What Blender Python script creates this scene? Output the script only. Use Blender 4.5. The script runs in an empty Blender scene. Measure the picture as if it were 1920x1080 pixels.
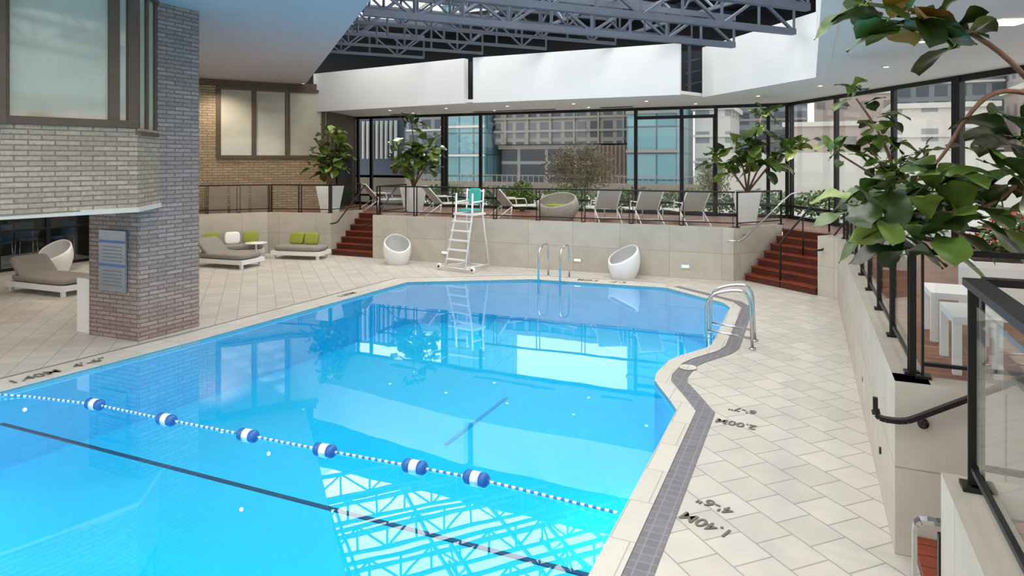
import bpy, math, random
from mathutils import Vector, Matrix
from mathutils.geometry import tessellate_polygon
import bmesh
random.seed(7)
S=bpy.context.scene
S.view_settings.view_transform='Standard'
S.view_settings.exposure=0.0

# ---------------------------------------------------------------- materials
def newmat(name):
    m=bpy.data.materials.new(name); m.use_nodes=True
    nt=m.node_tree; b=nt.nodes['Principled BSDF']
    return m,nt,b
def rgb(h):
    h=h.lstrip('#'); c=[int(h[i:i+2],16)/255 for i in (0,2,4)]
    return tuple([x/12.92 if x<=.04045 else ((x+.055)/1.055)**2.4 for x in c]+[1])
def mat(name,col,rough=.5,metal=0,noise=.0,scale=8,bump=0,emit=None,es=0):
    m,nt,b=newmat(name); c=rgb(col) if isinstance(col,str) else col
    b.inputs['Base Color'].default_value=c
    b.inputs['Roughness'].default_value=rough; b.inputs['Metallic'].default_value=metal
    if noise or bump:
        g=nt.nodes.new('ShaderNodeNewGeometry')
        n=nt.nodes.new('ShaderNodeTexNoise'); n.inputs['Scale'].default_value=scale; n.inputs['Detail'].default_value=4
        nt.links.new(g.outputs['Position'],n.inputs['Vector'])
        if noise:
            r=nt.nodes.new('ShaderNodeValToRGB')
            r.color_ramp.elements[0].position=.3; r.color_ramp.elements[1].position=.7
            r.color_ramp.elements[0].color=tuple([x*(1-noise) for x in c[:3]]+[1])
            r.color_ramp.elements[1].color=tuple([min(1,x*(1+noise)) for x in c[:3]]+[1])
            nt.links.new(n.outputs['Fac'],r.inputs['Fac']); nt.links.new(r.outputs['Color'],b.inputs['Base Color'])
        if bump:
            bp=nt.nodes.new('ShaderNodeBump'); bp.inputs['Strength'].default_value=bump; bp.inputs['Distance'].default_value=.02
            nt.links.new(n.outputs['Fac'],bp.inputs['Height']); nt.links.new(bp.outputs['Normal'],b.inputs['Normal'])
    if emit:
        b.inputs['Emission Color'].default_value=rgb(emit); b.inputs['Emission Strength'].default_value=es
    return m
def wall_uv(nt):
    N=nt.nodes.new; L=nt.links.new
    g=N('ShaderNodeNewGeometry')
    cr=N('ShaderNodeVectorMath'); cr.operation='CROSS_PRODUCT'; cr.inputs[0].default_value=(0,0,1)
    L(g.outputs['True Normal'],cr.inputs[1])
    d=N('ShaderNodeVectorMath'); d.operation='DOT_PRODUCT'
    L(cr.outputs[0],d.inputs[0]); L(g.outputs['Position'],d.inputs[1])
    sp=N('ShaderNodeSeparateXYZ'); L(g.outputs['Position'],sp.inputs[0])
    c=N('ShaderNodeCombineXYZ'); L(d.outputs['Value'],c.inputs[0]); L(sp.outputs['Z'],c.inputs[1])
    return c.outputs[0],g
def brickmat(name,c1,c2,cm,bw,rh,mortar,offset=.5,rough=.8,bump=.6,uv='wall',rot=0,noise=.12,bias=0,shift=(0,0),metal=0,nscale=14):
    m,nt,b=newmat(name); N=nt.nodes.new; L=nt.links.new
    if uv=='wall':
        v,g=wall_uv(nt)
    else:
        g=N('ShaderNodeNewGeometry'); mp=N('ShaderNodeMapping'); mp.inputs['Rotation'].default_value=(0,0,rot)
        L(g.outputs['Position'],mp.inputs['Vector']); v=mp.outputs[0]
    ad=N('ShaderNodeVectorMath'); ad.operation='ADD'; ad.inputs[1].default_value=(shift[0],shift[1],0); L(v,ad.inputs[0]); v=ad.outputs[0]
    t=N('ShaderNodeTexBrick'); t.offset=offset; t.squash=1
    t.inputs['Scale'].default_value=1; t.inputs['Brick Width'].default_value=bw; t.inputs['Row Height'].default_value=rh
    t.inputs['Mortar Size'].default_value=mortar; t.inputs['Mortar Smooth'].default_value=.1; t.inputs['Bias'].default_value=bias
    t.inputs['Color1'].default_value=rgb(c1); t.inputs['Color2'].default_value=rgb(c2); t.inputs['Mortar'].default_value=rgb(cm)
    L(v,t.inputs['Vector'])
    n=N('ShaderNodeTexNoise'); n.inputs['Scale'].default_value=nscale; n.inputs['Detail'].default_value=5; L(g.outputs['Position'],n.inputs['Vector'])
    mx=N('ShaderNodeMixRGB'); mx.blend_type='MULTIPLY'; mx.inputs['Fac'].default_value=1
    r=N('ShaderNodeValToRGB'); r.color_ramp.elements[0].position=.3; r.color_ramp.elements[1].position=.7
    a=1-noise; r.color_ramp.elements[0].color=(a,a,a,1); r.color_ramp.elements[1].color=(1,1,1,1)
    L(n.outputs['Fac'],r.inputs['Fac']); L(t.outputs['Color'],mx.inputs[1]); L(r.outputs[0],mx.inputs[2])
    L(mx.outputs[0],b.inputs['Base Color']); b.inputs['Roughness'].default_value=rough; b.inputs['Metallic'].default_value=metal
    if bump:
        inv=N('ShaderNodeMath'); inv.operation='SUBTRACT'; L(n.outputs['Fac'],inv.inputs[0]); L(t.outputs['Fac'],inv.inputs[1])
        bp=N('ShaderNodeBump'); bp.inputs['Strength'].default_value=bump; bp.inputs['Distance'].default_value=.02
        L(inv.outputs[0],bp.inputs['Height']); L(bp.outputs[0],b.inputs['Normal'])
    return m
def glassmat(name,tint,f0=.04,f1=.9,p=5,rough=0.0,gcol=(1,1,1,1)):
    m,nt,b=newmat(name); nt.nodes.remove(b); N=nt.nodes.new; L=nt.links.new
    out=nt.nodes['Material Output']
    t=N('ShaderNodeBsdfTransparent'); t.inputs[0].default_value=tint
    g=N('ShaderNodeBsdfGlossy'); g.inputs['Roughness'].default_value=rough; g.inputs[0].default_value=gcol
    lw=N('ShaderNodeLayerWeight'); lw.inputs['Blend'].default_value=.5
    pw=N('ShaderNodeMath'); pw.operation='POWER'; pw.inputs[1].default_value=p; L(lw.outputs['Facing'],pw.inputs[0])
    ma=N('ShaderNodeMath'); ma.operation='MULTIPLY_ADD'; ma.inputs[1].default_value=f1; ma.inputs[2].default_value=f0; ma.use_clamp=True; L(pw.outputs[0],ma.inputs[0])
    x=N('ShaderNodeMixShader'); L(ma.outputs[0],x.inputs[0]); L(t.outputs[0],x.inputs[1]); L(g.outputs[0],x.inputs[2]); L(x.outputs[0],out.inputs[0])
    return m,nt,g,lw
M_glass,_,_,_=glassmat('clear_glass',(.96,.98,.975,1),.015,.5)
M_glass2,_,_,_=glassmat('window_glass',(.95,.97,.97,1),.02,.5)
M_water,nt,gl,fr=glassmat('pool_water',(.60,.965,1,1),.04,.96,3.6)
g=nt.nodes.new('ShaderNodeNewGeometry'); n=nt.nodes.new('ShaderNodeTexNoise'); n.inputs['Scale'].default_value=1.3; n.inputs['Detail'].default_value=1.5
bp=nt.nodes.new('ShaderNodeBump'); bp.inputs['Strength'].default_value=.05; bp.inputs['Distance'].default_value=.02
nt.links.new(g.outputs['Position'],n.inputs['Vector']); nt.links.new(n.outputs['Fac'],bp.inputs['Height'])
nt.links.new(bp.outputs[0],gl.inputs['Normal'])

M_tile=brickmat('deck_tile','#cac5bb','#beb9af','#99958c',.34,.34,.007,offset=.5,rough=.45,bump=.12,uv='floor',rot=math.radians(45),noise=.10,nscale=3)
M_coping=brickmat('coping_tile','#cecac0','#c6c2b7','#a9a398',.3,.6,.006,rough=.4,bump=.1,uv='floor',noise=.05)
M_band=brickmat('grey_mosaic_band','#75747a','#6c6b71','#858487',.1,.1,.006,offset=0,rough=.5,bump=.1,uv='floor',noise=.1)
M_concrete=brickmat('concrete_panel','#c8c1b3','#beb7a9','#a39c8f',1.2,.62,.006,offset=0,rough=.6,bump=.08,noise=.14,nscale=3)
M_brickW=brickmat('tan_brick','#c2ab93','#a9937c','#8a7767',.30,.068,.010,rough=.9,bump=1.0,noise=.24,nscale=22)
M_brickG=brickmat('grey_brick','#b09d94','#96857d','#7c6c66',.30,.068,.010,rough=.85,bump=1.0,noise=.25,nscale=22)
M_brickT=brickmat('far_tan_brick','#b5a184','#9e8c6f','#84735c',.30,.08,.010,rough=.9,bump=.8,noise=.2,nscale=18)
M_white=mat('white_plaster','#e4e2df',.7,noise=.015,scale=1)
M_trimband=mat('beige_soffit_trim','#cdc0b4',.7,noise=.03,scale=2)
M_soffit=mat('pale_grey_soffit','#bcb6ba',.7,noise=.02,scale=1)
M_dark=mat('dark_roof','#171a20',.8,noise=.2,scale=3)
M_steelB=mat('blue_grey_steel','#4f5968',.5,.1,noise=.08,scale=4)
M_steelD=mat('dark_blue_steel','#333c48',.5,.1,noise=.1,scale=4)
M_black=mat('black_aluminium','#1d1c1c',.4,.3,noise=.1,scale=6)
M_bronze=mat('bronze_frame','#5a4a3b',.45,.2,noise=.1,scale=5)
M_steel=mat('stainless_steel','#c9cacc',.18,1.0,noise=.03,scale=4)
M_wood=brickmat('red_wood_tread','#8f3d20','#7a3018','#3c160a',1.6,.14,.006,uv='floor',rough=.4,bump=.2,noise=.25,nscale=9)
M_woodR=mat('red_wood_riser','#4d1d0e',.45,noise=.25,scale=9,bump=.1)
M_deckw=brickmat('wood_deck','#9a6a4c','#87593d','#4d3021',2.4,.12,.006,uv='floor',rough=.5,bump=.2,noise=.25,nscale=9)
M_poolT=brickmat('pool_floor_tile','#12c8f5','#10c4f1','#0dbbeb',.3,.3,.002,offset=0,uv='floor',rough=.6,bump=0,noise=.03,nscale=1)
M_poolW=brickmat('pool_wall_tile','#26c4ee','#1fbde8','#18b2de',.3,.15,.004,offset=0,rough=.5,bump=0,noise=.03)
M_poolline=mat('navy_pool_line','#123c60',.5,noise=.1)
M_poolline2=mat('blue_pool_line','#149ad0',.5,noise=.05)
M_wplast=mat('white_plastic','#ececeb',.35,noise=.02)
M_innershade=mat('tub_inner_shaded','#c4c4c3',.5,noise=.02)  # white chair's inside painted greyer, its shading put into the colour
M_cush=mat('grey_cushion','#8d8780',.9,noise=.08,scale=30,bump=.1)
M_green=mat('lime_pillow','#8d993c',.9,noise=.12,scale=25,bump=.1)
M_teal=mat('teal_fabric','#3fb5a6',.8,noise=.08,scale=20)
M_bluef=mat('blue_float','#1d5fa8',.4,noise=.05)
M_rope=mat('rope_white','#dfe7ec',.8,noise=.1,scale=60)
M_ropeb=mat('rope_blue','#3f7fb4',.8)
M_sling=mat('lounger_sling','#c9c7bd',.8,noise=.06,scale=40)
M_wicker=brickmat('wicker','#d2ccc0','#b7b0a3','#837c72',.04,.02,.003,rough=.8,bump=.5,noise=.1)
M_mark=mat('depth_marking_ink','#67625c',.7)
M_winpane=mat('curtained_window','#b4b09c',.06,0,noise=.14,scale=.7)
M_winpane.node_tree.nodes['Principled BSDF'].inputs['Specular IOR Level'].default_value=1.0
M_lamp=mat('lamp_glow','#fff2dc',.5,emit='#fff0d8',es=5)
M_steplamp=mat('step_lamp_glow','#fff2a0',.5,emit='#fff3a0',es=2.0)
M_bark=mat('fig_bark','#7a5a44',.8,noise=.25,scale=15,bump=.4)
LEAF=[mat('leaf_green','#4d672b',.3,noise=.2,scale=9),mat('leaf_dark','#2f421b',.3,noise=.2,scale=9),mat('leaf_light','#7d913f',.3,noise=.2,scale=9),mat('leaf_ochre','#a07a35',.4,noise=.3,scale=9),mat('leaf_mid','#5b7431',.3,noise=.2,scale=9)]
M_soil=mat('soil','#3a2a20',.9,noise=.3,scale=30)
M_shrubG=mat('shrub_green','#5e7a3a',.7,noise=.3,scale=8)
M_shrubB=mat('shrub_brown','#6f5c4e',.8,noise=.3,scale=8)
M_flower=mat('flower_pink','#c23a56',.6,noise=.2,scale=20)
M_sign=mat('steel_sign_plate','#8f9398',.3,.4,noise=.05)
M_signb=mat('blue_sign_strip','#3c6ea6',.4)
M_signg=mat('grey_print','#70787f',.4)
M_ground=mat('terrace_paving','#c4bfb7',.8,noise=.08,scale=2)
M_pale=mat('pale_parapet','#cfcac3',.8,noise=.05,scale=2)
M_panelb=mat('taupe_panel','#8d8172',.6,noise=.06,scale=3)
M_barblue=mat('blue_chair_seat','#31506e',.5,noise=.1)
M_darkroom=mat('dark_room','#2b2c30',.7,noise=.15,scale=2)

# ---------------------------------------------------------------- mesh builder
class MB:
    def __init__(s): s.v=[];s.f=[];s.m=[];s.s=[];s.mats=[];s.M=Matrix()
    def at(s,x=0,y=0,z=0,r=0,sc=1): s.M=Matrix.Translation((x,y,z))@Matrix.Rotation(r,4,'Z')@Matrix.Scale(sc,4); return s
    def add(s,vs,fs,m,sm=False):
        o=len(s.v); s.v+= [tuple(s.M@Vector(v)) for v in vs]
        if m not in s.mats: s.mats.append(m)
        i=s.mats.index(m)
        for f in fs: s.f.append([a+o for a in f]); s.m.append(i); s.s.append(sm)
    def box(s,c,d,m,r=0,tilt=None):
        R=Matrix.Rotation(r,3,'Z')
        if tilt: R=R@Matrix.Rotation(tilt[1],3,tilt[0])
        vs=[Vector(c)+R@Vector((a*d[0]/2,b*d[1]/2,e*d[2]/2)) for a in(-1,1) for b in(-1,1) for e in(-1,1)]
        s.add(vs,[(0,1,3,2),(4,6,7,5),(0,4,5,1),(2,3,7,6),(0,2,6,4),(1,5,7,3)],m)
    def cushion(s,c,d,m,r=0,tilt=None,e=4):
        R=Matrix.Rotation(r,3,'Z')
        if tilt: R=R@Matrix.Rotation(tilt[1],3,tilt[0])
        vs=[];fs=[];nu,nv=20,10
        for j in range(nv+1):
            ph=-math.pi/2+math.pi*j/nv
            for i in range(nu):
                th=2*math.pi*i/nu
                def p(x,q): return math.copysign(abs(x)**q,x)
                x=p(math.cos(ph),.35)*p(math.cos(th),.3); y=p(math.cos(ph),.35)*p(math.sin(th),.3); z=p(math.sin(ph),.6)
                vs.append(Vector(c)+R@Vector((x*d[0]/2,y*d[1]/2,z*d[2]/2)))
        for j in range(nv):
            for i in range(nu):
                fs.append((j*nu+i,j*nu+(i+1)%nu,(j+1)*nu+(i+1)%nu,(j+1)*nu+i))
        s.add(vs,fs,m,True)
    def beam(s,p,q,w,h,m,up=(0,0,1)):
        p=Vector(p);q=Vector(q); d=(q-p).normalized(); u=Vector(up)
        if abs(d.dot(u))>.98: u=Vector((1,0,0))
        a=d.cross(u).normalized(); b=a.cross(d).normalized()
        vs=[c+a*i*w/2+b*j*h/2 for c in(p,q) for i,j in((-1,-1),(1,-1),(1,1),(-1,1))]
        s.add(vs,[(3,2,1,0),(4,5,6,7),(0,1,5,4),(1,2,6,5),(2,3,7,6),(3,0,4,7)],m)
    def tube(s,pts,r,m,n=8,cap=True):
        pts=[Vector(p) for p in pts]; k=len(pts)
        rs=r if isinstance(r,(list,tuple)) else [r]*k
        vs=[];fs=[]; t0=(pts[1]-pts[0]).normalized()
        a=t0.orthogonal().normalized()
        for i in range(k):
            if i==0:t=pts[1]-pts[0]
            elif i==k-1:t=pts[-1]-pts[-2]
            else:t=(pts[i+1]-pts[i]).normalized()+(pts[i]-pts[i-1]).normalized()
            t.normalize(); a=(a-t*a.dot(t)).normalized(); b=t.cross(a)
            for j in range(n):
                th=2*math.pi*j/n; vs.append(pts[i]+(a*math.cos(th)+b*math.sin(th))*rs[i])
        for i in range(k-1):
            for j in range(n): fs.append((i*n+j,i*n+(j+1)%n,(i+1)*n+(j+1)%n,(i+1)*n+j))
        if cap: fs+= [tuple(range(n-1,-1,-1)),tuple(range((k-1)*n,k*n))]
        s.add(vs,fs,m,True)
    def prism(s,poly,z0,z1,m,holes=(),mtop=None):
        loops=[[Vector((p[0],p[1],0)) for p in l] for l in [poly]+list(holes)]
        flat=[v for l in loops for v in l]; N=len(flat)
        tr=[]
        for t in tessellate_polygon(loops):
            A,B,C=[flat[i] for i in t]
            tr.append(tuple(t) if (B-A).cross(C-A).z>0 else tuple(reversed(t)))
        s.add([(v.x,v.y,z1) for v in flat],tr,mtop or m)
        if z1>z0:
            s.add([(v.x,v.y,z0) for v in flat],[tuple(reversed(t)) for t in tr],m)
            for l in loops:
                k=len(l)
                s.add([(v.x,v.y,z0) for v in l]+[(v.x,v.y,z1) for v in l],[(i,(i+1)%k,(i+1)%k+k,i+k) for i in range(k)],m)
    def wall(s,p,q,t,z0,z1,m):
        p=Vector(p[:2]);q=Vector(q[:2]); d=(q-p).normalized(); n=Vector((-d.y,d.x))*t
        s.prism([p,q,q+n,p+n],z0,z1,m)
    def lathe(s,prof,m,c=(0,0,0),n=24,sm=True):
        vs=[];fs=[];k=len(prof)
        for r,z in prof:
            for j in range(n):
                th=2*math.pi*j/n; vs.append((c[0]+r*math.cos(th),c[1]+r*math.sin(th),c[2]+z))
        for i in range(k-1):
            for j in range(n): fs.append((i*n+j,i*n+(j+1)%n,(i+1)*n+(j+1)%n,(i+1)*n+j))
        fs+= [tuple(range(n-1,-1,-1)),tuple(range((k-1)*n,k*n))]
        s.add(vs,fs,m,sm)
    def obj(s,name,bevel=0,fix=True):
        me=bpy.data.meshes.new(name); me.from_pydata(s.v,[],s.f)
        for m in s.mats: me.materials.append(m)
        me.polygons.foreach_set('material_index',s.m); me.polygons.foreach_set('use_smooth',s.s)
        me.update()
        if fix:
            bm=bmesh.new(); bm.from_mesh(me); bmesh.ops.recalc_face_normals(bm,faces=bm.faces); bm.to_mesh(me); bm.free()
        o=bpy.data.objects.new(name,me); S.collection.objects.link(o)
        if bevel:
            b=o.modifiers.new('bevel','BEVEL'); b.width=bevel; b.segments=2; b.limit_method='ANGLE'
        return o
def fillet(pts,r,n=5):
    pts=[Vector(p) for p in pts]; out=[pts[0]]
    for i in range(1,len(pts)-1):
        a=(pts[i-1]-pts[i]); b=(pts[i+1]-pts[i]); ra=min(r,a.length*.49); rb=min(r,b.length*.49)
        A=pts[i]+a.normalized()*ra; B=pts[i]+b.normalized()*rb
        for j in range(n+1):
            t=j/n; out.append(A*(1-t)**2+pts[i]*2*t*(1-t)+B*t*t)
    out.append(pts[-1]); return out
def lerp(p,q,t): return tuple(a+(b-a)*t for a,b in zip(p,q))
def offset(pts,d):
    res=[];P=[Vector(p) for p in pts]
    for i in range(len(P)):
        ds=[]
        if i>0: ds.append((P[i]-P[i-1]).normalized())
        if i<len(P)-1: ds.append((P[i+1]-P[i]).normalized())
        ns=[Vector((-a.y,a.x)) for a in ds]
        n=sum(ns,Vector((0,0))).normalized(); c=n.dot(ns[0])
        res.append(P[i]+n*d/max(.4,c))
    return res

# ---------------------------------------------------------------- pool + deck floor
right=[(-1.36,-3),(-1.36,7.55),(-1.50,7.85),(-1.80,8.45),(-1.84,8.75),(-1.80,9.35),(-1.70,9.65),(-1.42,10.2),(-1.36,10.45),(-1.38,13.2),(-1.55,13.6)]
back=[(-1.55,13.6),(-2.9,14.7),(-4.8,14.55),(-5.95,14.45),(-8.42,12.95)]
left=[(-8.42,12.95),(-8.68,7.5),(-8.93,4.8),(-9.2,1.5),(-9.4,-3)]
pool=right+back[1:]+left[1:]
fl=MB(); outer=[(-22,-5),(.75,-5),(.75,15.6),(.4,16.5),(-1,17.5),(-11,17.6),(-14,17.6),(-22,16)]
fl.prism(outer,-.02,0,M_tile,holes=[pool]); fl.obj('floor')
def strip(name,line,d0,d1,z,m,lip=.02):
    a=offset(line,-d0); b=offset(line,-d1); k=len(a); mb=MB()
    mb.add([(p.x,p.y,z) for p in a]+[(p.x,p.y,z) for p in b],[(i,i+1,i+1+k,i+k) for i in range(k-1)],m)
    mb.add([(p.x,p.y,z) for p in a]+[(p.x,p.y,z-lip) for p in a],[(i,i+1,i+1+k,i+k) for i in range(k-1)],m)
    return mb.obj(name,fix=False)
strip('trim_1',right+back[1:2],0,.20,.012,M_coping,.06)
strip('trim_2',right+back[1:2],.20,.40,.006,M_band)
strip('trim_3',back[1:]+left[1:],0,.5,.010,M_coping,.06)
strip('trim_4',back[1:]+left[1:],.5,.57,.006,M_band)
pb=MB(); k=len(pool)
pb.add([(p[0],p[1],0) for p in pool]+[(p[0],p[1],-.95) for p in pool],[(i,(i+1)%k,(i+1)%k+k,i+k) for i in range(k)],M_poolW)
pb.prism(pool,-.97,-.95,M_poolT)
pb.box((-4.37,8.6,-.945),(.06,1.9,.01),M_poolline2)
for x,y,nx in((-1.39,6.6,-1),(-1.4,12.2,-1)):
    pb.tube([(x,y,-.42),(x-.03,y,-.42)],.09,M_lamp,16)
pb.obj('swimming_pool_basin')
w=MB(); w.prism(pool,-.035,-.035,M_water); w.obj('pool_water',fix=False)
b=MB(); b.beam((-8.4,4.55,-.2),(-1.37,4.62,-.2),.045,.012,M_poolline); b.obj('dark_pool_ribbon')  # thin dark ribbon just below the water surface
rp=[(-8.9,4.75,.0),(-8.57,4.92,-.03),(-7.57,5.08,-.03),(-6.41,5.10,-.03),(-5.28,5.15,-.03),(-4.32,5.19,-.03),(-3.33,5.25,-.03),(-2.71,5.28,-.03),(-2.0,5.25,-.03),(-1.36,5.17,.0)]
rb=MB(); dense=[]
for i in range(len(rp)-1):
    L=(Vector(rp[i+1])-Vector(rp[i])).length; nn=int(L/.035)
    for j in range(nn): dense.append(Vector(rp[i]).lerp(Vector(rp[i+1]),j/nn))
for i in range(len(dense)-1):
    rb.tube([dense[i],dense[i+1]],.012,M_rope if i%2 else M_ropeb,6,False)
for i in range(2,8):
    p=Vector(rp[i]); d=(Vector(rp[i+1])-Vector(rp[i-1])).normalized()
    def fp(a): return p+d*a
    for a0,a1,m in((-.12,-.04,M_bluef),(-.04,.04,M_wplast),(.04,.12,M_bluef)):
        if m is M_wplast: rb.tube([fp(a0),fp(a1)],.06,m,16)
        else:
            q=[fp(a0),fp(a0+.02),fp((a0+a1)/2),fp(a1-.02),fp(a1)]
            rb.tube(q,[.038,.058,.065,.06,.058] if a0<0 else [.058,.06,.065,.058,.038],m,16)
rb.obj('lane_rope')

def textobj(name,body,loc,size,dirv,m=M_mark):
    c=bpy.data.curves.new(name,'FONT'); c.body=body; c.size=size; c.extrude=.001; c.offset=.002; c.align_x='CENTER'; c.align_y='CENTER'; c.materials.append(m)
    o=bpy.data.objects.new(name,c); S.collection.objects.link(o); o.location=loc; o.rotation_euler=(0,0,math.atan2(dirv[1],dirv[0])); return o
A=(-.93,.36)
textobj('depth_marking','1.40M',(-.73,5.28,.006),.17,A)
textobj('depth_marking','4\'-6"',(-.70,5.60,.006),.16,A)
A=(-1,.12)
textobj('depth_marking','2.00M',(-.72,7.42,.006),.17,A)
textobj('depth_marking','6\'-7"',(-.69,7.85,.006),.16,A)
textobj('depth_marking','1.40M',(-9.10,5.32,.02),.24,(.1,1))
textobj('depth_marking','4\'-6"',(-9.04,6.0,.02),.24,(.1,1))
textobj('depth_marking','2.00M',(-4.7,14.82,.02),.2,(-1,-.03))
textobj('depth_marking','6\'-7"',(-4.0,14.87,.02),.2,(-1,-.03))
textobj('depth_marking','1.80M',(-8.75,11.2,.02),.2,(.05,1))
b=MB(); b.lathe([(.12,0),(.12,.004),(.10,.007),(.085,.007),(.08,.004),(.01,.004)],M_coping,(-1.50,9.15,.012)); b.obj('skimmer_cover')

# ---------------------------------------------------------------- low concrete walls, raised decks, stairs
ZC,ZD=1.23,1.15
b=MB(); b.wall((-11.4,15.75),(-1.62,16.16),.2,0,ZC,M_concrete); b.wall((-11.4,15.95),(-11.4,17.3),-.2,0,ZC,M_concrete)
b.wall((-1.62,16.16),(-.62,17.45),.2,0,ZC,M_concrete); 
for x in(-9.1,-5.35,-2.7):
    y=15.75+.042*(x+11.4); b.box((x,y-.008,.28),(.24,.02,.11),M_steel); b.box((x,y-.02,.28),(.16,.01,.05),M_steplamp)
b.obj('wall_back')
b=MB(); b.wall((-17.6,12.2),(-16.05,13.96),.2,0,ZC,M_concrete); b.wall((-16.05,13.96),(-14.9,15.3),.2,0,ZC,M_concrete); b.wall((-14.9,15.3),(-12.9,15.75),.2,0,ZC,M_concrete); b.wall((-12.9,15.75),(-12.9,17.3),.2,0,ZC,M_concrete); b.obj('wall_left')
b=MB(); b.wall((.55,5.44),(.5,14.9),-.22,0,ZC,M_concrete); b.prism([(.14,15.2),(.5,14.88),(.72,14.9),(1.25,16.2),(.95,16.2)],0,ZC,M_concrete)
b.wall((.55,5.44),(3.0,5.44),.2,0,ZC,M_concrete)
for y in(6.4,8.4,10.4,12.4): b.tube([(.545,y,.35),(.53,y,.35)],.03,M_black,12)
b.obj('wall_right')
b=MB(); b.prism([(.6,3.94),(.8,3.94),(.8,-4),(.6,-4)],0,ZC,M_concrete); b.wall((.8,3.94),(3.0,3.94),-.2,0,ZC,M_concrete); b.obj('wall_near')
b=MB()
b.prism([(-17.8,13),(-17.4,12.6),(-16.1,14.1),(-14.95,15.45),(-13.05,15.9),(-13.05,17.3),(-11.25,17.3),(-11.25,15.95),(-1.7,16.35),(-.7,17.6),(.98,16.25),(.72,14.95),(.74,5.6),(9,5.6),(9,12),(5.2,11.6),(2.7,15.6),(-.4,20.8),(-15.8,20.8),(-18,17)],ZD-.1,ZD,M_deckw)
b.obj('floor_terrace')
b=MB(); b.prism([(.78,3.8),(3,3.8),(3,5.5),(9,5.5),(9,-4),(.78,-4)],ZD-.1,ZD,M_deckw); b.obj('floor_terrace')
def stair(name,p,rv,uv,width,n,rise,run):
    b=MB(); p=Vector(p);rv=Vector(rv).normalized();uv=Vector(uv).normalized()
    for i in range(n):
        a=p+uv*(i*run); z1=(i+1)*rise
        q=[a,a+rv*width,a+rv*width+uv*((n-i)*run),a+uv*((n-i)*run)]
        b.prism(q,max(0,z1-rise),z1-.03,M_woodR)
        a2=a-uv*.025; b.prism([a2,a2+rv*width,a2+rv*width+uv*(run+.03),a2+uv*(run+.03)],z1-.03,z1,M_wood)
    return b.obj(name)
stair('staircase',(-12.88,15.8),(1,.0),(0,1),1.47,7,ZD/7,.215)
stair('staircase',(-1.38,16.36),(.78,-.63),(.63,.78),1.9,7,ZD/7,.205)
stair('staircase',(.68,5.42),(0,-1),(1,0),1.46,7,ZD/7,.27)

# ---------------------------------------------------------------- railings
def railing(b,p,q,z0,z1,n,glass=True,w=.05,pair=False):
    p=Vector((p[0],p[1],0));q=Vector((q[0],q[1],0)); d=(q-p).normalized()
    b.beam(p+Vector((0,0,z1)),q+Vector((0,0,z1)),w+.02,.035,M_black)
    b.beam(p+Vector((0,0,z0+.10)),q+Vector((0,0,z0+.10)),.025,.025,M_black)
    for i in range(n+1):
        c=p.lerp(q,i/n); 
        for o in((-.045,.045) if pair else (0,)):
            cc=c+d*o; b.beam(cc+Vector((0,0,z0)),cc+Vector((0,0,z1)),.045,.014,M_black,up=d)
        b.box((c.x,c.y,z0+.012),(.10,.10,.02),M_black,r=math.atan2(d.y,d.x))
        if glass and i<n:
            e=p.lerp(q,(i+1)/n); 
            b.beam(c+d*.08+Vector((0,0,(z0+z1)/2+.03)),e-d*.08+Vector((0,0,(z0+z1)/2+.03)),.01,(z1-z0)-.26,M_glass)
b=MB(); railing(b,(-11.3,15.88),(-1.6,16.28),ZC,2.05,8,pair=True); railing(b,(-1.55,16.28),(-.65,17.5),ZC,2.05,1)
railing(b,(-11.3,15.95),(-11.3,17.3),ZC,2.05,1)
b.obj('glass_railing')
b=MB(); railing(b,(-17.5,12.5),(-16.05,14.1),ZC,2.05,2); railing(b,(-16.05,14.1),(-14.95,15.42),ZC,2.05,2,pair=True); railing(b,(-14.9,15.42),(-13,15.86),ZC,2.05,2,pair=True); railing(b,(-13,15.86),(-13,17.3),ZC,2.05,1); b.obj('glass_railing')
b=MB(); railing(b,(.68,5.66),(.62,14.85),ZC,2.14,8,pair=True); railing(b,(.74,5.6),(2.9,5.6),ZC,2.14,2); railing(b,(.66,14.95),(1.1,16.1),ZC,2.14,1); b.obj('glass_railing')
b=MB(); railing(b,(.71,3.80),(.71,-1.5),ZC,2.22,4,w=.07); railing(b,(.75,3.82),(2.9,3.82),ZC,2.22,2,w=.05); b.obj('glass_railing')
def flatrail(b,pts,m=M_black,w=.05,h=.03):
    pts=fillet(pts,.06,3)
    for i in range(len(pts)-1): b.beam(pts[i],pts[i+1],w,h,m)
b=MB(); flatrail(b,[(.42,5.36,1.12),(.42,5.34,.98),(.60,5.34,.98),(1.35,5.34,1.42),(2.8,5.34,2.1)])
for x,z in((.72,1.03),(1.3,1.37),(2.4,1.89)): b.tube([(x,5.34,z-.02),(x,5.36,z-.07),(x,5.43,z-.07)],.012,M_black); b.tube([(x,5.41,z-.07),(x,5.44,z-.07)],.035,M_black,14)
b.obj('stair_handrail')
b=MB(); flatrail(b,[(.50,4.06,.2),(.50,4.06,.92),(.66,4.06,.92),(1.4,4.06,1.4),(2.8,4.06,2.1)],M_steel,.05,.02); flatrail(b,[(.62,4.06,.2),(.62,4.06,.86)],M_black,.05,.03)
b.tube([(.5,4.06,0),(.5,4.06,.25)],.02,M_steel)
for x,z in((1.0,1.13),(2.2,1.8)): b.tube([(x,4.06,z),(x,3.94,z-.05)],.012,M_steel)
b.obj('stair_handrail')
b=MB(); b.tube(fillet([(-1.75,16.0,.94),(-1.45,16.1,.94),(-.42,17.3,2.0),(-.25,17.5,2.0)],.1),.02,M_steel); 
for t in(.15,.85): 
    p=lerp((-1.45,16.1,.94),(-.42,17.3,2.0),t); b.tube([p,(p[0]-.14,p[1]+.1,p[2]-.06)],.012,M_steel)
b.obj('stair_handrail')
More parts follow.
